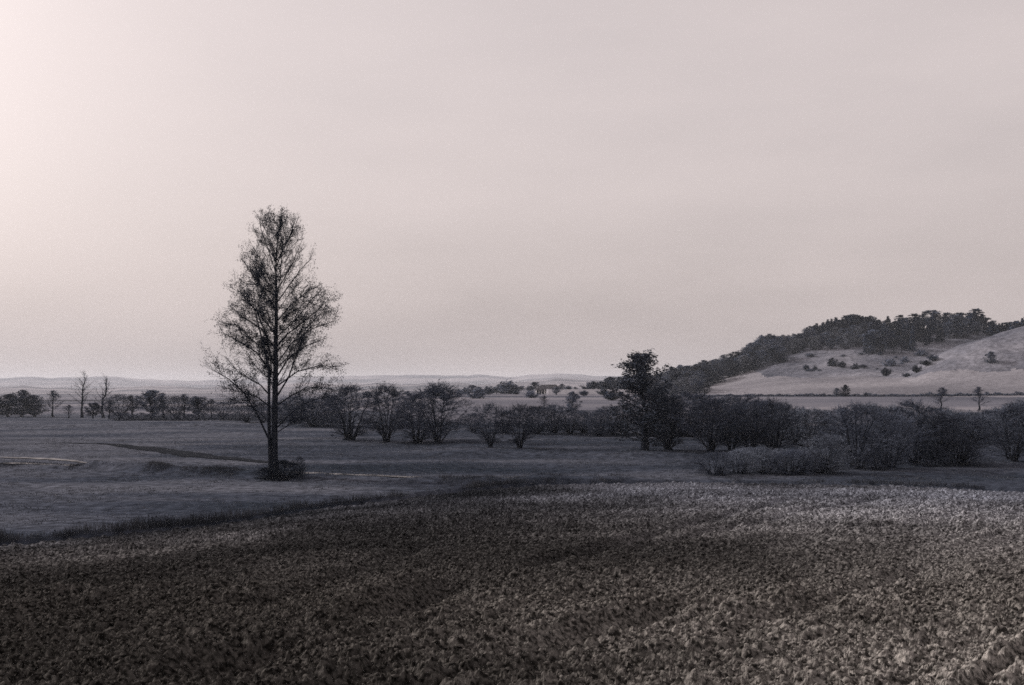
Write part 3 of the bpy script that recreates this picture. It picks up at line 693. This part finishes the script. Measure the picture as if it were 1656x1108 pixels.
# --- the tall alder ------------------------------------------------------
def tall_alder():
    x0, d0 = flat(442, 769); K = d0 / F                       # metres per photograph pixel at the tree
    root = bpy.data.objects.new('alder_tree', None); C.objects.link(root)
    root.location = (x0, d0, float(ground(x0, d0)) - .05)
    tag(root, 'tall slender alder with thin spring foliage standing alone in the meadow', 'tree')
    P = lambda px, py, yy=0.: Vector(((px - 442) * K, yy, (769 - py) * K))
    trunk = [(P(444, 776), .27), (P(444, 771), .25), (P(444, 763), .22), (P(444, 745), .205), (P(444, 700), .195), (P(445, 650), .175), (P(446, 600), .155), (P(446, 550), .135), (P(447, 510), .105), (P(447, 480), .08), (P(446, 440), .055), (P(447, 405), .03), (P(450, 375), .018), (P(453, 352), .008)]
    stem2 = [(P(438, 775, -.10), .12), (P(437, 740, -.14), .10), (P(436, 690, -.18), .095), (P(436, 640, -.22), .085), (P(437, 600, -.3), .095), (P(432, 570, -.4), .07), (P(424, 535, -.6), .045), (P(416, 500, -.8), .025), (P(410, 470, -.9), .01)]
    V1, f1 = smooth_tube(trunk, 12, .8); V2, f2 = smooth_tube(stem2, 8, .3)
    V, f = join_geo([(V1, [f1]), (V2, [f2])])
    link('trunk', mesh_np('alder_trunk', V, f, M['bark'], True), root)
    R = random.Random(77)
    # limbs traced on the photograph, given depth of their own: (points px, depth offset at the tip, radius)
    limbs = [([(436, 712), (415, 665), (398, 635), (375, 612), (352, 598)], -1.2, .060), ([(437, 640), (420, 622), (400, 612), (378, 600), (356, 575)], 1.4, .045),
             ([(438, 600), (418, 570), (398, 555), (372, 540)], -1.6, .05), ([(440, 585), (430, 545), (412, 500), (385, 480)], .9, .05), ([(443, 560), (420, 530), (385, 510), (362, 492)], 1.6, .045),
             ([(448, 655), (470, 640), (500, 625), (540, 628)], -1.0, .045), ([(448, 640), (465, 610), (478, 570), (490, 530), (512, 505)], 1.2, .055), ([(447, 610), (468, 580), (500, 560), (530, 550)], -1.8, .048),
             ([(449, 690), (468, 668), (492, 650), (525, 640)], 1.5, .040), ([(447, 560), (465, 540), (490, 522), (518, 500), (535, 485)], -.8, .045), ([(447, 520), (470, 490), (492, 470), (515, 455)], 1.3, .038),
             ([(446, 500), (428, 470), (408, 440), (395, 418)], -.8, .035), ([(447, 490), (465, 462), (485, 432), (500, 415)], .8, .035), ([(446, 495), (453, 440), (454, 400), (460, 360)], .5, .032),
             ([(446, 440), (432, 400), (420, 370), (415, 350)], .7, .024), ([(447, 430), (462, 395), (478, 370), (486, 350)], -.6, .024), ([(447, 480), (420, 460), (395, 455), (372, 470)], 1.8, .03),
             ([(446, 475), (425, 432), (404, 395)], 1.0, .026), ([(447, 472), (474, 428), (494, 388)], -.9, .026), ([(446, 425), (436, 388), (427, 357)], -.6, .02), ([(448, 420), (466, 385), (474, 352)], .6, .02), ([(447, 545), (478, 515), (505, 478), (520, 462)], .9, .034), ([(445, 540), (420, 505), (392, 470)], -1.3, .034), ([(446, 625), (480, 600), (515, 590), (545, 592)], .6, .042), ([(440, 660), (415, 640), (385, 632), (352, 622)], -.3, .04), ([(440, 690), (420, 668), (395, 652), (366, 645)], .9, .03), ([(446, 700), (470, 685), (502, 672)], -.8, .03), ([(446, 590), (470, 555), (505, 530), (540, 518)], .3, .04), ([(444, 590), (415, 555), (380, 525), (358, 520)], .2, .04)]
    cfg = {1: dict(n=6, wob=.10, up=.05, tap=.85, **{'from': .12}, kids=2.6, spread=.60, len=.34, rad=.5),
           2: dict(n=4, wob=.15, up=.07, tap=.8, **{'from': .1}, kids=2.0, spread=.6, len=.55, rad=.62),
           3: dict(n=2, wob=.14, up=.08, tap=.7, **{'from': 2}, kids=0, spread=.4, len=.5, rad=.6),
           'rmin': .0085, **LV(7, .55, .055, .10)}
    sk = Skel(78)
    for pl, dep, r in limbs:
        n = len(pl); pts = []
        for i, (a, b) in enumerate(pl):
            t = i / (n - 1); pts.append((P(a, b, dep * t ** 1.2), r * (1 - .8 * t) + .006))
        Vl, fl = smooth_tube(pts, 6); link('limb', mesh_np('alder_limb', Vl, [fl], M['bark'], True), root)
        L = sum((pts[i + 1][0] - pts[i][0]).length for i in range(n - 1))
        top = pl[-1][1] < 430
        nb = int(4 + L * (2.2 if top else 3.6))
        for j in range(nb):
            t = .22 + .78 * (j + R.random()) / nb; s = t * (n - 1); k = min(int(s), n - 2)
            q = pts[k][0].lerp(pts[k + 1][0], s - k); d = (pts[k + 1][0] - pts[k][0]).normalized()
            sp = R.uniform(.4, .95); nd = d * math.cos(sp) + perp(d, R) * math.sin(sp) + Vector((0, 0, .15))
            cfg['leaves'] = 6 if top else 15; cfg['leafp'] = .3 if top else .72
            grow(sk, q, nd, R.uniform(.7, 1.7) * (.75 if top else 1), .014, 2, 3, cfg)
    # smaller branches from the leader itself, all around
    for i in range(60):
        t = .28 + .66 * ((i + R.random()) / 60) ** .8
        z = t * 434 * K; a = R.uniform(0, 6.283); tilt = R.uniform(.55, 1.15) * (1.1 - .35 * t)
        d = Vector((math.cos(a) * math.sin(tilt), math.sin(a) * math.sin(tilt), math.cos(tilt)))
        w = np.interp(t, [z_ for z_, _ in alder_prof], [w_ for _, w_ in alder_prof]) * 434 * K
        L = min(3.8, w * R.uniform(.55, 1.05) / max(.35, math.sin(tilt)) * .85, (442 * K - z) / max(.45, math.cos(tilt)) * R.uniform(.75, 1.0))
        q = Vector((float(np.interp(z, [p.z for p, _ in trunk], [p.x for p, _ in trunk])), 0, z))
        cfg['leaves'] = 12 if t < .66 else 6; cfg['leafp'] = .5 if t < .66 else .2
        grow(sk, q, d, L, np.interp(t, [.3, 1], [.03, .012]), 1, 3, cfg)
    # trim stray twigs back to the crown's uneven outline
    OUT = ([330, 345, 370, 400, 440, 455, 480, 520, 560, 600, 640, 670, 700, 720], [10, 30, 45, 55, 63, 74, 90, 96, 100, 101, 92, 70, 40, 15])
    def inside(x, y, z):
        py = 769 - z / K; w = np.interp(py, *OUT) * K * (1 + .22 * math.sin(math.atan2(y, x) * 3 + z * 1.3))
        return math.hypot(x - .2, y) < w * R.uniform(.75, 1.3) and py > 338 - R.expovariate(.14)
    for lv in (2, 3): sk.seg[lv] = [g for g in sk.seg.get(lv, []) if inside(*g[3:6])]
    sk.leaves = [g for g in sk.leaves if inside(*g[:3])]
    make_meshes('alder', sk, (), {1: 4, 2: 3}, M['twig'], M['leaf'])
    link('crown', PROTO['alder'][1], root)
tall_alder()

# --- shrub at the foot of the alder
put('shrub', 'low_dark', 458, 776, 744, 'black leafy shrub at the foot of the tall alder', 'shrub', wid=1.15)
put('shrub', 'low_dark', 432, 775, 756, 'small dark tuft on the left of the alder foot', 'shrub', wid=1.3)
put('shrub', 'low_a', 484, 768, 738, 'thin wispy sapling clump just right of the alder foot', 'shrub', wid=.45)

# --- willows in the middle meadow (base pixel, top pixel) -----------------
GW = 'willow bushes in the middle meadow'
put('willow_bush', 'willow_b', 565, 712, 622, 'bushy dark willow nearest right of the tall alder', 'willow', GW, wid=.75)
put('willow_bush', 'willow_a', 625, 715, 622, 'rounded bare willow left of the close pair', 'willow', GW, wid=.66)
put('willow_bush', 'willow_b', 674, 717, 634, 'shorter left one of the close pair of willows', 'willow', GW, wid=.72)
put('willow_bush', 'willow_a', 708, 718, 619, 'tall right one of the close pair of willows', 'willow', GW, wid=.74)
put('willow_bush', 'willow_c', 793, 724, 652, 'upright willow with a thick dark stem left of the fan-shaped bush', 'willow', GW, wid=.62)
put('willow_bush', 'willow_c', 840, 725, 654, 'fan-shaped willow spreading from one dark stool', 'willow', GW, wid=.72)
GT = 'thicket behind the middle meadow'
TH = [(400, 683, 655, 1.2, 'far left of the alder trunk'), (425, 684, 652, 1.2, 'just left of the alder trunk'), (455, 686, 650, 1.2, 'directly behind the alder trunk'), (480, 688, 640, 1.1, 'first right of the alder trunk'), (505, 690, 645, 1.1, 'second right of the alder trunk'), (532, 690, 640, 1.0, 'left behind the bushy nearest willow'),
      (766, 700, 668, 1.1, 'left behind the upright willow'), (816, 700, 664, 1.1, 'between the upright and the fan-shaped willow'), (868, 702, 656, 1.1, 'right behind the fan-shaped willow'),
      (895, 700, 654, 1.0, 'second right behind the fan-shaped willow'), (922, 702, 660, 1.1, 'below the round-headed tree'), (945, 700, 664, 1.1, 'right of the round-headed tree'), (988, 702, 658, 1.0, 'right of the bush with the short foot'), (1010, 703, 652, 1.0, 'left behind the dense alder'), (1062, 703, 640, 1.0, 'right behind the dense alder'),
      (1105, 705, 634, 1.0, 'above the bright gap right of the dense alder'), (1132, 706, 638, 1.0, 'second above the bright gap'), (1228, 708, 648, 1.0, 'behind the slim row'), (1262, 706, 652, 1.0, 'right behind the broad willow'), (1180, 706, 640, 1.0, 'behind the pale-topped willow')]
for i, (px, py, top, w, wh) in enumerate(TH):
    put('willow_bush', ['grey_a', 'grey_b', 'willow_b'][i % 3], px, py, top, 'thicket willow ' + wh, 'willow', GT, wid=w)
put('willow_bush', 'willow_d', 970, 706, 660, 'willow bush with a short dark foot standing before the thicket', 'willow', wid=.7)
put('round_tree', 'round_a', 925, 664, 634, 'round-headed dark tree below the barn', 'tree', wid=.9)
put('bare_tree', 'bare_c', 879, 662, 640, 'small bare tree on the pale field under the barn', 'tree', wid=.9)

# --- the dense alder right of centre and its neighbours
put('alder_tree', 'dense_a', 1042, 728, 573, 'dense dark alder with a knobbed top right of centre', 'tree', wid=1.0, rot=.4)
put('willow_bush', 'willow_b', 1079, 727, 640, 'dark willow touching the dense alder', 'willow', GW, wid=.62)
put('willow_bush', 'willow_a', 1150, 731, 645, 'dark willow left of the row of slim stems', 'willow', GW, wid=.72)
for px, py, top, l in [(1183, 733, 655, 'slim dark willow with a pale rounded top'), (1213, 733, 640, 'slim upright willow between the pale-topped one and the broad one'), (1252, 733, 645, 'broad willow at the end of the slim row')]:
    put('willow_bush', 'willow_c' if px < 1250 else 'willow_d', px, py, top, l, 'willow', GW, wid=.66)
put('willow_bush', 'pale_b', 1195, 716, 652, 'pale-topped willow behind the slim row', 'willow', wid=.6)
put('willow_bush', 'pale_a', 1240, 716, 650, 'pale willow behind the broad one', 'willow', wid=.6)

# --- scrub at the right edge of the meadow
GR = 'willow scrub along the right meadow edge'
for key, px, py, top, w, l in [
    ('low_a', 1158, 768, 731, 1.4, 'small dark shrub leftmost in the front scrub row'),
    ('low_pale', 1195, 766, 728, 1.4, 'pale low shrub next to the leftmost dark one'),
    ('low_pale', 1234, 765, 724, 1.3, 'pale low shrub in the middle of the front row'),
    ('low_a', 1282, 767, 728, 1.4, 'dark low shrub left of the pale dome-shaped willow'),
    ('low_pale', 1262, 760, 726, 1.4, 'pale low shrub just behind the dark one in the front row'),
    ('low_pale', 1212, 758, 724, 1.4, 'pale low shrub set back in the front row'),
    ('low_pale', 1308, 764, 730, 1.4, 'pale low shrub touching the dome-shaped willow'),
    ('pale_a', 1336, 766, 704, .90, 'pale dome-shaped willow in front of the fan willow'),
    ('grey_a', 1385, 758, 652, .80, 'large fan willow with slanting stems'),
    ('willow_d', 1438, 757, 667, .72, 'large dark willow right beside the fan willow'),
    ('grey_b', 1477, 752, 648, .80, 'tall grey willow in the middle of the right scrub'),
    ('willow_d', 1518, 751, 668, .75, 'broad dark willow second from the last gap'),
    ('willow_c', 1555, 750, 668, .85, 'dense dark willow just left of the last gap'),
    ('grey_b', 1638, 746, 654, .85, 'greyish willow at the right edge of the picture'),
    ('willow_a', 1690, 746, 640, .80, 'dark willow cut off by the right picture edge'),
    ('low_a', 1555, 752, 712, 1.3, 'black low bush under the willow by the last gap'),
    ('low_a', 1500, 754, 718, 1.3, 'black low bush under the broad dark willow'),
    ('low_a', 1420, 760, 722, 1.1, 'black low bush under the large dark willow')]:
    put('willow_bush', key, px, py, top, l, 'willow', GR, wid=w)
SR = [(1292, 722, 660, 'right of the broad willow'), (1322, 722, 662, 'above the pale dome-shaped willow'), (1358, 720, 660, 'left behind the fan willow'), (1408, 716, 654, 'right behind the fan willow'), (1450, 716, 658, 'behind the large dark willow'), (1505, 716, 658, 'behind the broad dark willow'), (1540, 717, 662, 'behind the dense one by the last gap'), (1572, 718, 666, 'just left above the last gap'), (1598, 716, 664, 'seen through the last gap'), (1622, 716, 660, 'just right above the last gap'), (1655, 714, 648, 'behind the right-edge willow')]
for i, (px, py, top, wh) in enumerate(SR):
    put('willow_bush', ['pale_a', 'pale_b', 'grey_a'][i % 3], px, py, top, ('pale' if i % 3 < 2 else 'grey') + ' second-row willow ' + wh, 'willow', 'second row of right scrub', wid=1.0)

# --- trees at the far left edge of the meadow
put('bare_tree', 'bare_a', 133, 676, 598, 'bare slim tree, left one of the tall pair on the horizon', 'tree', wid=1.0, rot=1.0)
put('bare_tree', 'bare_b', 167, 676, 603, 'bare slim tree, right one of the tall pair on the horizon', 'tree', wid=1.0, rot=2.2)
put('bare_tree', 'bare_c', 87, 675, 632, 'small bare tree between the round copse and the tall pair', 'tree', wid=.8)
GL = 'hazy copse at the far left'
for px, top, w, wh in [(-8, 640, 1.2, 'cut by the left edge'), (14, 638, 1.2, 'second from the left edge'), (35, 632, 1.1, 'tallest of its trees'), (56, 640, 1.2, 'rightmost of its trees')]:
    put('copse_tree', 'round_a', px, 674, top, 'round leafy tree in the hazy copse, ' + wh, 'tree', GL, wid=w)
for i, (px, top, wh) in enumerate([(110, 655, 'left of the tall bare pair'), (150, 652, 'between the tall bare pair'), (178, 648, 'touching the right one of the tall pair'), (195, 638, 'first right of the tall pair'), (215, 640, 'second right of the tall pair'), (245, 632, 'tallest right of the tall pair'), (262, 636, 'just right of the tallest one'), (285, 640, 'midway between tall pair and alder'), (300, 638, 'right of the midway one'), (322, 642, 'third left of the alder crown'), (340, 646, 'under the left tip of the alder crown'), (360, 650, 'behind the left side of the alder crown')]):
    put('hedge_tree', ['bare_c', 'round_b', 'bare_c', 'willow_c'][i % 4], px, 677, top, 'thin far hedge tree ' + wh, 'tree', 'trees of the far left hedge', wid=1.0)
for i in range(16):
    put('hedge_shrub', 'low_a', 190 + i * 13, 680, 666 + (i * 7 % 5), 'low shrub in the dark far hedge left of the alder', 'shrub', 'shrubs of the far left hedge', wid=1.1)

# --- field with a ditch line below the hill
for key, px, top, w, l in [('round_b', 1353, 627, .8, 'smaller left one of two round bushes on the pale field line'), ('round_a', 1368, 622, .8, 'larger right one of two round bushes on the pale field line'), ('bush_a', 1333, 635, .6, 'tiny bush on the field line left of the round pair'), ('bush_b', 1400, 634, .7, 'small dark bush on the field line right of the round pair'), ('bush_a', 1416, 637, .7, 'tiny pale bush on the field line beside the small dark one')]:
    x, d = (px - 828) / F * 345, 345
    place('field_bush', key, x, d, (641 - top) / F * d, l, 'bush', wid=w)
put('field_tree', 'bare_c', 1523, 664, 627, 'faint bare tree, left one of two before the field line', 'tree', wid=.9)
put('field_tree', 'bare_c', 1582, 664, 626, 'faint bare tree, right one of two before the field line', 'tree', wid=.8)
# the line itself: a long low hedge on the ditch
n = 9000
px = rs.uniform(1110, 1760, n); d = 348 + rs.randn(n) * .7 + 2 * (fbm(px / 60, px * 0) - .5); x = (px - 828) / F * d
hh = (.35 + 1.0 * fbm(px / 7, px * 0 + 3, 3) ** 2) * rs.rand(n) * np.interp(px, [1110, 1180, 1320, 1656, 1760], [.6, .7, 1.1, 1.2, 1.2])
L = np.stack([x, d, ground(x, d) + hh, np.full(n, .35)], -1)
v, q = leaf_geo(L, 9)
tag(link('hedge', mesh_np('hedge', v, [q], M['wood_leaf'])), 'long thin dark hedge line across the pale field', 'hedge')

# --- barn on the rise
def box(x0, x1, y0, y1, z0, z1):
    V = np.array([(x, y, z) for z in (z0, z1) for y in (y0, y1) for x in (x0, x1)], float)
    return V, [np.array([(0, 1, 3, 2)[::-1], (4, 5, 7, 6), (0, 1, 5, 4), (2, 3, 7, 6)[::-1], (0, 2, 6, 4)[::-1], (1, 3, 7, 5)])]
D = 500.; bx = (887 - 828) / F * D; bz = 5.5 - 7.5 / F * D
barn = bpy.data.objects.new('barn', None); C.objects.link(barn); barn.location = (bx, D, bz); barn.rotation_euler = (0, 0, -.55)
tag(barn, 'long low dark barn with pale posts on the rise', 'barn')
V, f = box(-5.0, 5.0, -2.6, 2.6, -.6, 2.2); link('wall', mesh_np('barn_wall', V, f, M['wall']), barn)
V = np.array([(-5.5, -3.1, 2.0), (5.5, -3.1, 2.0), (5.5, 3.1, 2.0), (-5.5, 3.1, 2.0), (-3.6, 0, 4.3), (3.8, 0, 4.3)], float)
link('roof', mesh_np('barn_roof', V, [np.array([(0, 1, 5, 4), (2, 3, 4, 5)]), np.array([(1, 2, 5), (3, 0, 4)])], M['roof']), barn)
for xx, w in [(-4.75, .34), (-3.3, .16), (-2.0, .16), (-.35, .42)]:
    V, f = box(xx - w / 2, xx + w / 2, -2.72, -2.6, -.6, 2.0); link('post', mesh_np('barn_post', V, f, M['lime']), barn)
for xx in (1.2, 2.6, 4.0):
    V, f = box(xx - .4, xx + .4, -2.66, -2.6, .6, 1.5); link('window', mesh_np('barn_window', V, f, M['roof']), barn)
rise = [(596, 634), (640, 633), (690, 632), (716, 631), (742, 630), (753, 628), (763, 624), (775, 627), (790, 626), (803, 627), (812, 624), (823, 618), (831, 625), (845, 627), (857, 625), (866, 619), (909, 622), (919, 625), (931, 627), (944, 627), (953, 619), (961, 618), (970, 618), (980, 615), (990, 611), (1003, 611), (1018, 609), (1034, 607)]
for i, (px, top) in enumerate(rise):
    d = 508 + (i * 37 % 25); x = (px - 828) / F * d; z = float(ground(x, d)); py = 630 + (CAMZ - z) * F / d
    l = 'round tree on the rise left of the barn' if 800 < px < 870 else 'low tree far left in the row along the rise' if px < 800 else 'small round tree right of the barn on the rise' if px < 950 else 'dark tree in the clump between the barn and the dense alder'
    place('hedgerow_tree', ['round_b', 'round_a', 'bush_a'][i % 3], x, d, max(1.5, (py + 1 - top) / F * d), l, 'tree', 'row of trees along the rise', wid=1.35)

for i, (px, d) in enumerate([(612, 330), (660, 420), (705, 350), (745, 470), (790, 400), (835, 440), (860, 330), (900, 410), (945, 360), (975, 430), (1005, 350), (720, 300), (770, 320), (930, 300), (990, 300)]):
    x = (px - 828) / F * d; place('field_bush', ['bush_a', 'round_b', 'bush_b'][i % 3], x, d, 1.4 + (i * 7 % 5) * .35, 'small bush scattered on the far fields below the rise', 'bush', 'bushes on the far fields', wid=1.3)
# --- trees and bushes of the hill ---------------------------------------
def hill_at(px, py):                 # first visible point of the hill under a photograph pixel
    u = (px - 828) / F
    ys = np.arange(310, 760, .5); zz = np.maximum(hill_h(u * ys, ys) - .5, plain_h(u * ys, ys))
    pr = 630 - (zz - CAMZ) / ys * F
    k = np.argmax(pr <= py) if (pr <= py).any() else int(np.argmin(pr))
    return u * ys[k], float(ys[k])
def hput(name, key, px, py, hpx, label, cat, group=None, wid=1.0):
    x, d = hill_at(px, py); return place(name, key, x, d, hpx / F * d, label, cat, group, wid, sink=.3)
hput('hill_tree', 'round_a', 1603, 587, 19, 'lone dark tree casting a shadow on the bare shoulder', 'tree', wid=1.0)
for key, px, py, h, w, l in [('bush_b', 1345, 593, 15, .8, 'largest dark bush on the open slope'), ('bush_b', 1362, 595, 11, .9, 'dark bush touching the largest one on the slope'), ('bush_a', 1383, 598, 11, .9, 'pale bush right of the dark pair on the slope'), ('bush_b', 1304, 598, 9, .8, 'small dark bush leftmost on the open slope'), ('bush_a', 1319, 598, 7, .8, 'tiny bush beside the leftmost small one'), ('bush_b', 1432, 608, 14, .8, 'dark bush at the foot of the slope hollow'), ('bush_a', 1438, 592, 12, 1.2, 'wide pale bush above the hollow'), ('bush_b', 1482, 602, 12, .9, 'upright dark bush on the shoulder edge'), ('bush_b', 1466, 609, 7, 1.4, 'flat dark bush low on the shoulder edge'), ('bush_a', 1463, 586, 10, 1.0, 'small pale bush between wide one and shoulder'), ('bush_b', 1497, 590, 9, 1.4, 'low dark bush high on the shoulder edge'), ('bush_b', 1508, 583, 10, 1.2, 'dark bush just under the wood'), ('bush_a', 1490, 576, 10, 1.4, 'broad bush between wood and shoulder'), ('bush_b', 1262, 586, 12, 1.2, 'dark bush at the lower corner of the wood')]:
    hput('hill_bush', key, px, py, h, l, 'bush', 'bushes on the hill slope', w)
R = random.Random(5)
for i in range(18):
    px = R.uniform(1268, 1470); py = R.uniform(568, 602)
    hput('scrub_tuft', 'bush_a', px, py, R.uniform(2.5, 5), 'tiny scrub tuft dotted on the open slope', 'bush', 'scrub tufts of the slope', R.uniform(1.2, 2.2))
def by_top(name, key, px, d, top, label, group, wid, jit=(.8, 1.04)):
    """tree standing on the hill at distance d whose tip reaches the given skyline pixel"""
    x = (px - 828) / F * d; z = float(ground(x, d)); h = max(4.5, CAMZ + (630 - top) / F * d - z) * R.uniform(*jit)
    return place(name, key, x, d, h, label, 'tree', group, wid, sink=.3)
# wooded left flank: mixed trees stepping up the ridge, back rows on the skyline, front rows along the pasture edge
SKY = ([985, 1020, 1060, 1085, 1110, 1140, 1165, 1190, 1212, 1232, 1245, 1262, 1280, 1300, 1312], [612, 604, 602, 598, 592, 584, 588, 566, 553, 541, 534, 544, 540, 536, 528])
for i in range(64):
    px = 990 + 325 * (i + R.random()) / 64
    d = 640 + R.uniform(-14, 14)
    by_top('flank_tree', R.choice(['round_a', 'round_b', 'round_c', 'bare_c']), px, d, np.interp(px, *SKY) + R.uniform(-2, 8), 'tree on the skyline of the wooded left flank' if px < 1200 else 'tall grey tree on the skyline left of the crest pines', 'skyline trees of the left flank', R.uniform(.75, 1.1), (.9, 1.03))
for i in range(70):
    px = 1050 + 205 * (i + R.random()) / 70
    lo = np.interp(px, [1050, 1110, 1160, 1250, 1270], [642, 634, 622, 592, 582]); hi = np.interp(px, [1050, 1110, 1150, 1190, 1230, 1270], [622, 614, 606, 594, 580, 572])
    t = R.random(); py = lo - (lo - hi) * t
    hput('flank_tree', R.choice(['round_a', 'round_b', 'round_c', 'round_a', 'pine_c']), px, py, R.uniform(18, 31), 'dark leafy tree along the pasture edge of the left flank' if t < .45 else 'leafy tree inside the wooded left flank', 'tree', 'front trees of the left flank', R.uniform(.9, 1.3))
# foot of the flank, spilling down to the meadow bushes
for i in range(30):
    px = 1045 + 100 * (i + R.random()) / 30; d = R.uniform(330, 470); x = (px - 828) / F * d
    place('foot_tree', R.choice(['round_b', 'round_c', 'bare_c']), x, d, R.uniform(3.5, 6.5), 'grey bushy tree at the left foot of the hill above the willows', 'tree', 'trees at the foot of the flank', R.uniform(.8, 1.1))
# scrubby young wood under the crest
for i in range(84):
    px = 1245 + 175 * (i + R.random()) / 84
    lo = np.interp(px, [1240, 1330, 1380, 1410], [580, 566, 566, 572]); hi = np.interp(px, [1240, 1300, 1400], [560, 548, 536]); t = R.random()
    hput('young_tree', R.choice(['round_c', 'bare_c', 'round_c', 'round_b']), px, lo - (lo - hi) * t, R.uniform(13, 21), 'greyish young tree low in the scrub below the crest pines' if t < .5 else 'greyish young tree high in the scrub below the crest pines', 'tree', 'young trees below the crest', R.uniform(.8, 1.2))
# crest pines
for i in range(34):
    px = 1306 + 108 * (i + R.random()) / 34
    by_top('pine_tree', R.choice(['pine_a', 'pine_b', 'pine_b']), px, 658 + R.uniform(-8, 12), np.interp(px, [1306, 1320, 1345, 1380, 1402, 1414], [529, 523, 515, 509, 506, 514]), 'dark pine in the line along the left crest', 'crest pines', R.uniform(.9, 1.3), (.8, 1.06))
TOPS = ([1398, 1410, 1424, 1436, 1444, 1458, 1475, 1500, 1508, 1518, 1528, 1536, 1546, 1560, 1577, 1586, 1598, 1612], [518, 514, 516, 512, 518, 510, 507, 502, 504, 512, 508, 514, 506, 508, 500, 504, 514, 521])
for i in range(88):
    px = 1396 + 214 * (i + R.random()) / 88
    lo = np.interp(px, [1396, 1440, 1480, 1510, 1560, 1610], [573, 575, 567, 562, 548, 533]); t = R.random() ** 1.3
    py = lo - t * np.interp(px, [1396, 1480, 1560, 1610], [38, 36, 22, 7])
    x, d = hill_at(px, py); py2 = 630 - (float(ground(x, d)) - CAMZ) / d * F
    hmax = (py2 - np.interp(px, *TOPS)) * R.uniform(.7, 1.06)
    h = min(hmax, R.uniform(30, 42)) if R.random() < .85 else min(hmax, 20)
    key = R.choice(['pine_a', 'pine_b', 'pine_c', 'pine_b', 'round_b']); side = 'left half' if px < 1500 else 'right half'
    if key == 'round_b': hput('wood_tree', key, px, py, max(10, h), 'paler leafy tree among the pines in the %s of the hilltop wood' % side, 'tree', 'leafy trees of the hilltop wood', R.uniform(.6, .95))
    else: hput('pine_tree', key, px, py, max(10, h), ('dark pine at the front edge' if t < .3 else 'dark pine deep' if t < .7 else 'pine on the skyline') + ' in the %s of the hilltop wood' % side, 'tree', 'pines of the hilltop wood', R.uniform(.6, .95))
for px, top, key, w in [(1507, 501, 'pine_c', 1.2), (1533, 505, 'pine_c', 1.1), (1550, 505, 'pine_c', 1.2), (1578, 499, 'pine_a', 1.3), (1478, 507, 'pine_a', 1.2), (1456, 509, 'pine_a', 1.1), (1436, 511, 'pine_b', 1.1)]:
    by_top('pine_tree', key, px, 640, top, 'tall pine standing above the skyline of the hilltop wood', 'tall skyline pines', w, (1, 1.01))
for i in range(30):
    px = 1598 + 120 * (i + R.random()) / 30
    by_top('pine_tree', R.choice(['pine_a', 'pine_b']), px, 600 + R.uniform(-10, 40), np.interp(px, [1598, 1612, 1625, 1636, 1660, 1720], [518, 523, 519, 518, 512, 503]), 'dark pine in the strip behind the bare shoulder', 'pines behind the shoulder', 1.2, (.88, 1.04))

# ------------------------------------------------------------------ haze
def haze():
    V, f = box(-4200, 4200, -150, 7200, -8, 92)
    m = bpy.data.materials.new('haze'); m.use_nodes = True
    n, l = m.node_tree.nodes, m.node_tree.links; n.clear()
    v = n.new('ShaderNodeVolumePrincipled'); v.inputs['Color'].default_value = (.87, .92, 1.0, 1); v.inputs['Density'].default_value = .00009; v.inputs['Anisotropy'].default_value = .2
    o = n.new('ShaderNodeOutputMaterial'); l.new(v.outputs['Volume'], o.inputs['Volume'])
    tag(link('haze', mesh_np('haze', V, f, m)), 'thin pale haze filling the valley air', kind='stuff')
haze()
